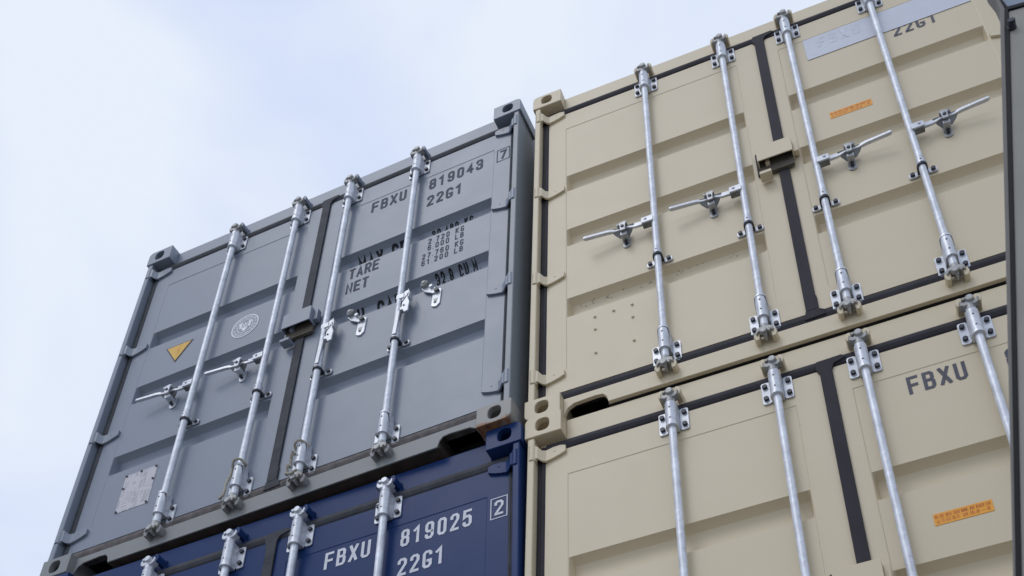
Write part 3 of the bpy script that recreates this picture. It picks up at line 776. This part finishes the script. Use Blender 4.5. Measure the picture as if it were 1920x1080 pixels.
# round certificate decal: ring, ring of tiny print, winged emblem
mb = MB(); cx, cz = -.392, 1.521
ym = lambda X, Z: YD + .0002
def circ(r, n=40, z0=0): return [(cx + r * math.cos(2 * math.pi * i / n) * .93, cz + r * math.sin(2 * math.pi * i / n)) for i in range(n)]
mb.prism(circ(.089)[::-1], YD + .0008, YD + .0022, 'y', 2)
ribbon(mb, circ(.087), True, .0035, lambda X, Z: YD + .0004)
ribbon(mb, circ(.052), True, .0020, ym)
for i in range(34):
    a = 2 * math.pi * i / 34
    if i % 17 == 0: continue
    r0, r1 = .064, .078
    ribbon(mb, [(cx + r0 * math.cos(a) * .93, cz + r0 * math.sin(a)), (cx + r1 * math.cos(a) * .93, cz + r1 * math.sin(a))], False, .0022 + .0012 * (i % 3 == 0), ym)
wing = [(0, .030), (.010, .018), (.022, .034), (.040, .028), (.034, .004), (.036, -.014), (.020, -.012), (.012, -.034), (0, -.046)]
full = [(cx + a, cz + b) for a, b in wing] + [(cx - a, cz + b) for a, b in reversed(wing[1:-1])]
mb.prism(full[::-1], YD - .0006, YD + .0006, 'y')
for k in (-.020, -.007, .007, .020): ribbon(mb, [(cx + k, cz + .024), (cx + k * .7, cz - .012)], False, .0016, lambda X, Z: YD - .0010, 1)
mb.build('round_decal', [M['decal_white'], M['grey_letter'], M['decal_grey']], door_of(GR, 'l'), recalc=False)
# data plate on the grey door with rivets; bare rivets on the upper beige one
def rivets(root, pts, mat):
    for (x, z) in pts:
        cached('rivet' + mat.name, lambda q: q.cyl((0, 0), .0062, -.004, .0035, 'y', 12), 'rivet', [mat], door_of(root, 'l'), (x, YD - .0005, z))
mb = MB(); y = YD + .0020
mb.prism([(-.095, -.130), (.095, -.130), (.095, .130), (-.095, .130)], -.0015, .0, 'y')
pl = mb.build('data_plate', M['plate'], door_of(GR, 'l'), loc=(-.822, y, .483))
mb = MB(); 
for (a, b, c_, d) in ((-.096, .096, -.131, -.1295), (-.096, .096, .1295, .131)): mb.box(a, b, -.0022, -.0002, c_, d)
RV = [(-.911, .607), (-.822, .607), (-.735, .607), (-.911, .520), (-.735, .520), (-.911, .360), (-.735, .360)]
rivets(GR, RV, M['bolt'])
rivets(B1, RV, M['beige_worn'])

random.seed(11)
mb = MB()
for i in range(26):
    x = random.uniform(-1.0, -.25); z = .803 - random.uniform(.020, .040)
    mb.cyl((x, z), random.uniform(.0012, .0022), prof(x, z) - .002, prof(x, z) + .002, 'y', 8)
tag(mb.build('rust_specks', M['rusty_dark'], door_of(B1, 'l')), kind='stuff')
# --- ropes tied round two bars of the grey container
def rope(label, bx, side, pts):
    base = GR.matrix_world @ Vector((bx, YB, .30))
    path = []
    Q = [Vector(p) for p in pts]
    for i in range(len(Q) - 1):
        p0, p1, p2, p3 = Q[max(i - 1, 0)], Q[i], Q[i + 1], Q[min(i + 2, len(Q) - 1)]
        for k in range(6):
            t = k / 6
            path.append(0.5 * ((2 * p1) + (p2 - p0) * t + (2 * p0 - 5 * p1 + 4 * p2 - p3) * t * t + (3 * p1 - p0 - 3 * p2 + p3) * t * t * t))
    path.append(Q[-1])
    loc = [GR.matrix_world @ Vector((bx + p[0], YB + p[1], p[2])) - base for p in path]
    mb = MB(); mb.tube(loc, .0062, 8, jit=0.16)
    o = mb.build('rope', M['rope'], smooth=True, loc=base)
    tag(o, label, 'rope', 'ropes tied to the grey container')
rope('dirty rope looped over the second bar from the left on the grey container', -.170, 'l',
     [(.028, .010, .322), (.020, -.030, .330), (-.010, -.034, .326), (-.034, -.010, .312), (-.040, -.006, .270), (-.052, -.008, .220), (-.050, -.010, .170), (-.060, -.012, .130), (-.046, -.030, .105), (-.020, -.034, .112)])
rope('dirty rope wound round the third bar from the left on the grey container', .170, 'r',
     [(.026, .010, .300), (.008, -.032, .306), (-.024, -.028, .296), (-.034, .008, .280), (-.038, -.014, .255), (-.022, -.034, .240), (-.040, -.016, .215), (-.046, -.006, .180), (-.036, -.034, .160), (-.050, -.012, .130), (-.034, -.036, .105), (-.010, -.036, .095), (.020, -.034, .110)])

# --- steel panel standing close by at the right edge
nr = bpy.data.objects.new('steel_panel', None); scene.collection.objects.link(nr)
u = Vector((0.19467, 0.02059, 0.98065)); v = Vector((0.98087, -0.00409, -0.19462)); n_ = Vector((0.0, -0.99978, 0.02099))
mm = Matrix((v, -n_, u)).transposed().to_4x4(); mm.translation = Vector((1.5482, -1.4954, 2.565)) - u * 2.62
nr.matrix_world = mm
tag(nr, 'dark grey steel panel with black rubber seal, cut off by the right edge', 'panel')
O = 2.62
def band(mb, pts, y0, y1): mb.prism([(a, b + O) for a, b in pts], y0, y1, 'y')
mb = MB(); band(mb, [(-.0015, -O), (.0040, -O), (.0040, .0), (.0088, .706), (.0110, 1.50), (.0125, 1.5831), (-.0020, 1.6450), (-.010, 1.70), (-.035, 1.86), (-.052, 1.86), (-.026, 1.70), (-.0100, 1.6498), (.0020, 1.5885), (.0015, 1.50), (.0005, .70), (-.0007, .0)][::-1], -.008, .030)
mb.build('edge_frame', M['near_frame'], nr, bevel=0.0015)
mb = MB(); band(mb, [(.0042, -O), (.0100, -O), (.0100, .0), (.0152, .706), (.0195, 1.50), (.0185, 1.572), (.0560, 1.5735), (.30, 1.56), (.30, 1.575), (.0560, 1.5850), (.0180, 1.5845), (.0005, 1.64), (-.0020, 1.6452), (.0127, 1.5831), (.0112, 1.50), (.0090, .706), (.0042, .0)], -.009, .028)
mb.build('rubber_seal', M['black_seal'], nr)
mb = MB(); band(mb, [(.0102, -O), (.60, -O), (.60, 1.555), (.30, 1.5595), (.0560, 1.573), (.0187, 1.5715), (.0197, 1.50), (.0154, .706), (.0102, .0)], -.005, .028)
mb.build('panel_sheet', M['near'], nr, bevel=0.002)
mb = MB(); band(mb, [(.0182, 1.5848), (.0560, 1.5853), (.30, 1.5755), (.60, 1.57), (.60, 1.86), (-.030, 1.86), (-.0050, 1.70), (.0008, 1.64)], -.003, .028)
mb.build('upper_sheet', M['near_top'], nr, bevel=0.002)
mb = MB(); mb.cyl((.0255, 1.497 + O), .0085, -.024, -.0052, 'y', 6); mb.cyl((.0255, 1.497 + O), .0100, -.010, -.0051, 'y', 16)
mb.build('bolt', M['bolt'], nr, bevel=0.001)

# ------------------------------------------------------------------ ground
gm, t, b = newmat('yard_concrete')
base = ramp(t, noise(t, 0.8, 8, 0.6), 0.3, (0.22, 0.21, 0.195, 1), 0.7, (0.32, 0.31, 0.29, 1))
t.links.new(base, b.inputs['Base Color']); b.inputs['Roughness'].default_value = 0.85
mb = MB(); mb.v += [(-400, -400, 0), (400, -400, 0), (400, 400, 0), (-400, 400, 0)]; mb.face([0, 1, 2, 3])
tag(mb.build('ground', gm, recalc=False), kind='structure')
for r_ in (B1, B2, GR, BL):
    for k in ('door_l', 'door_r'):
        if k in r_: del r_[k]
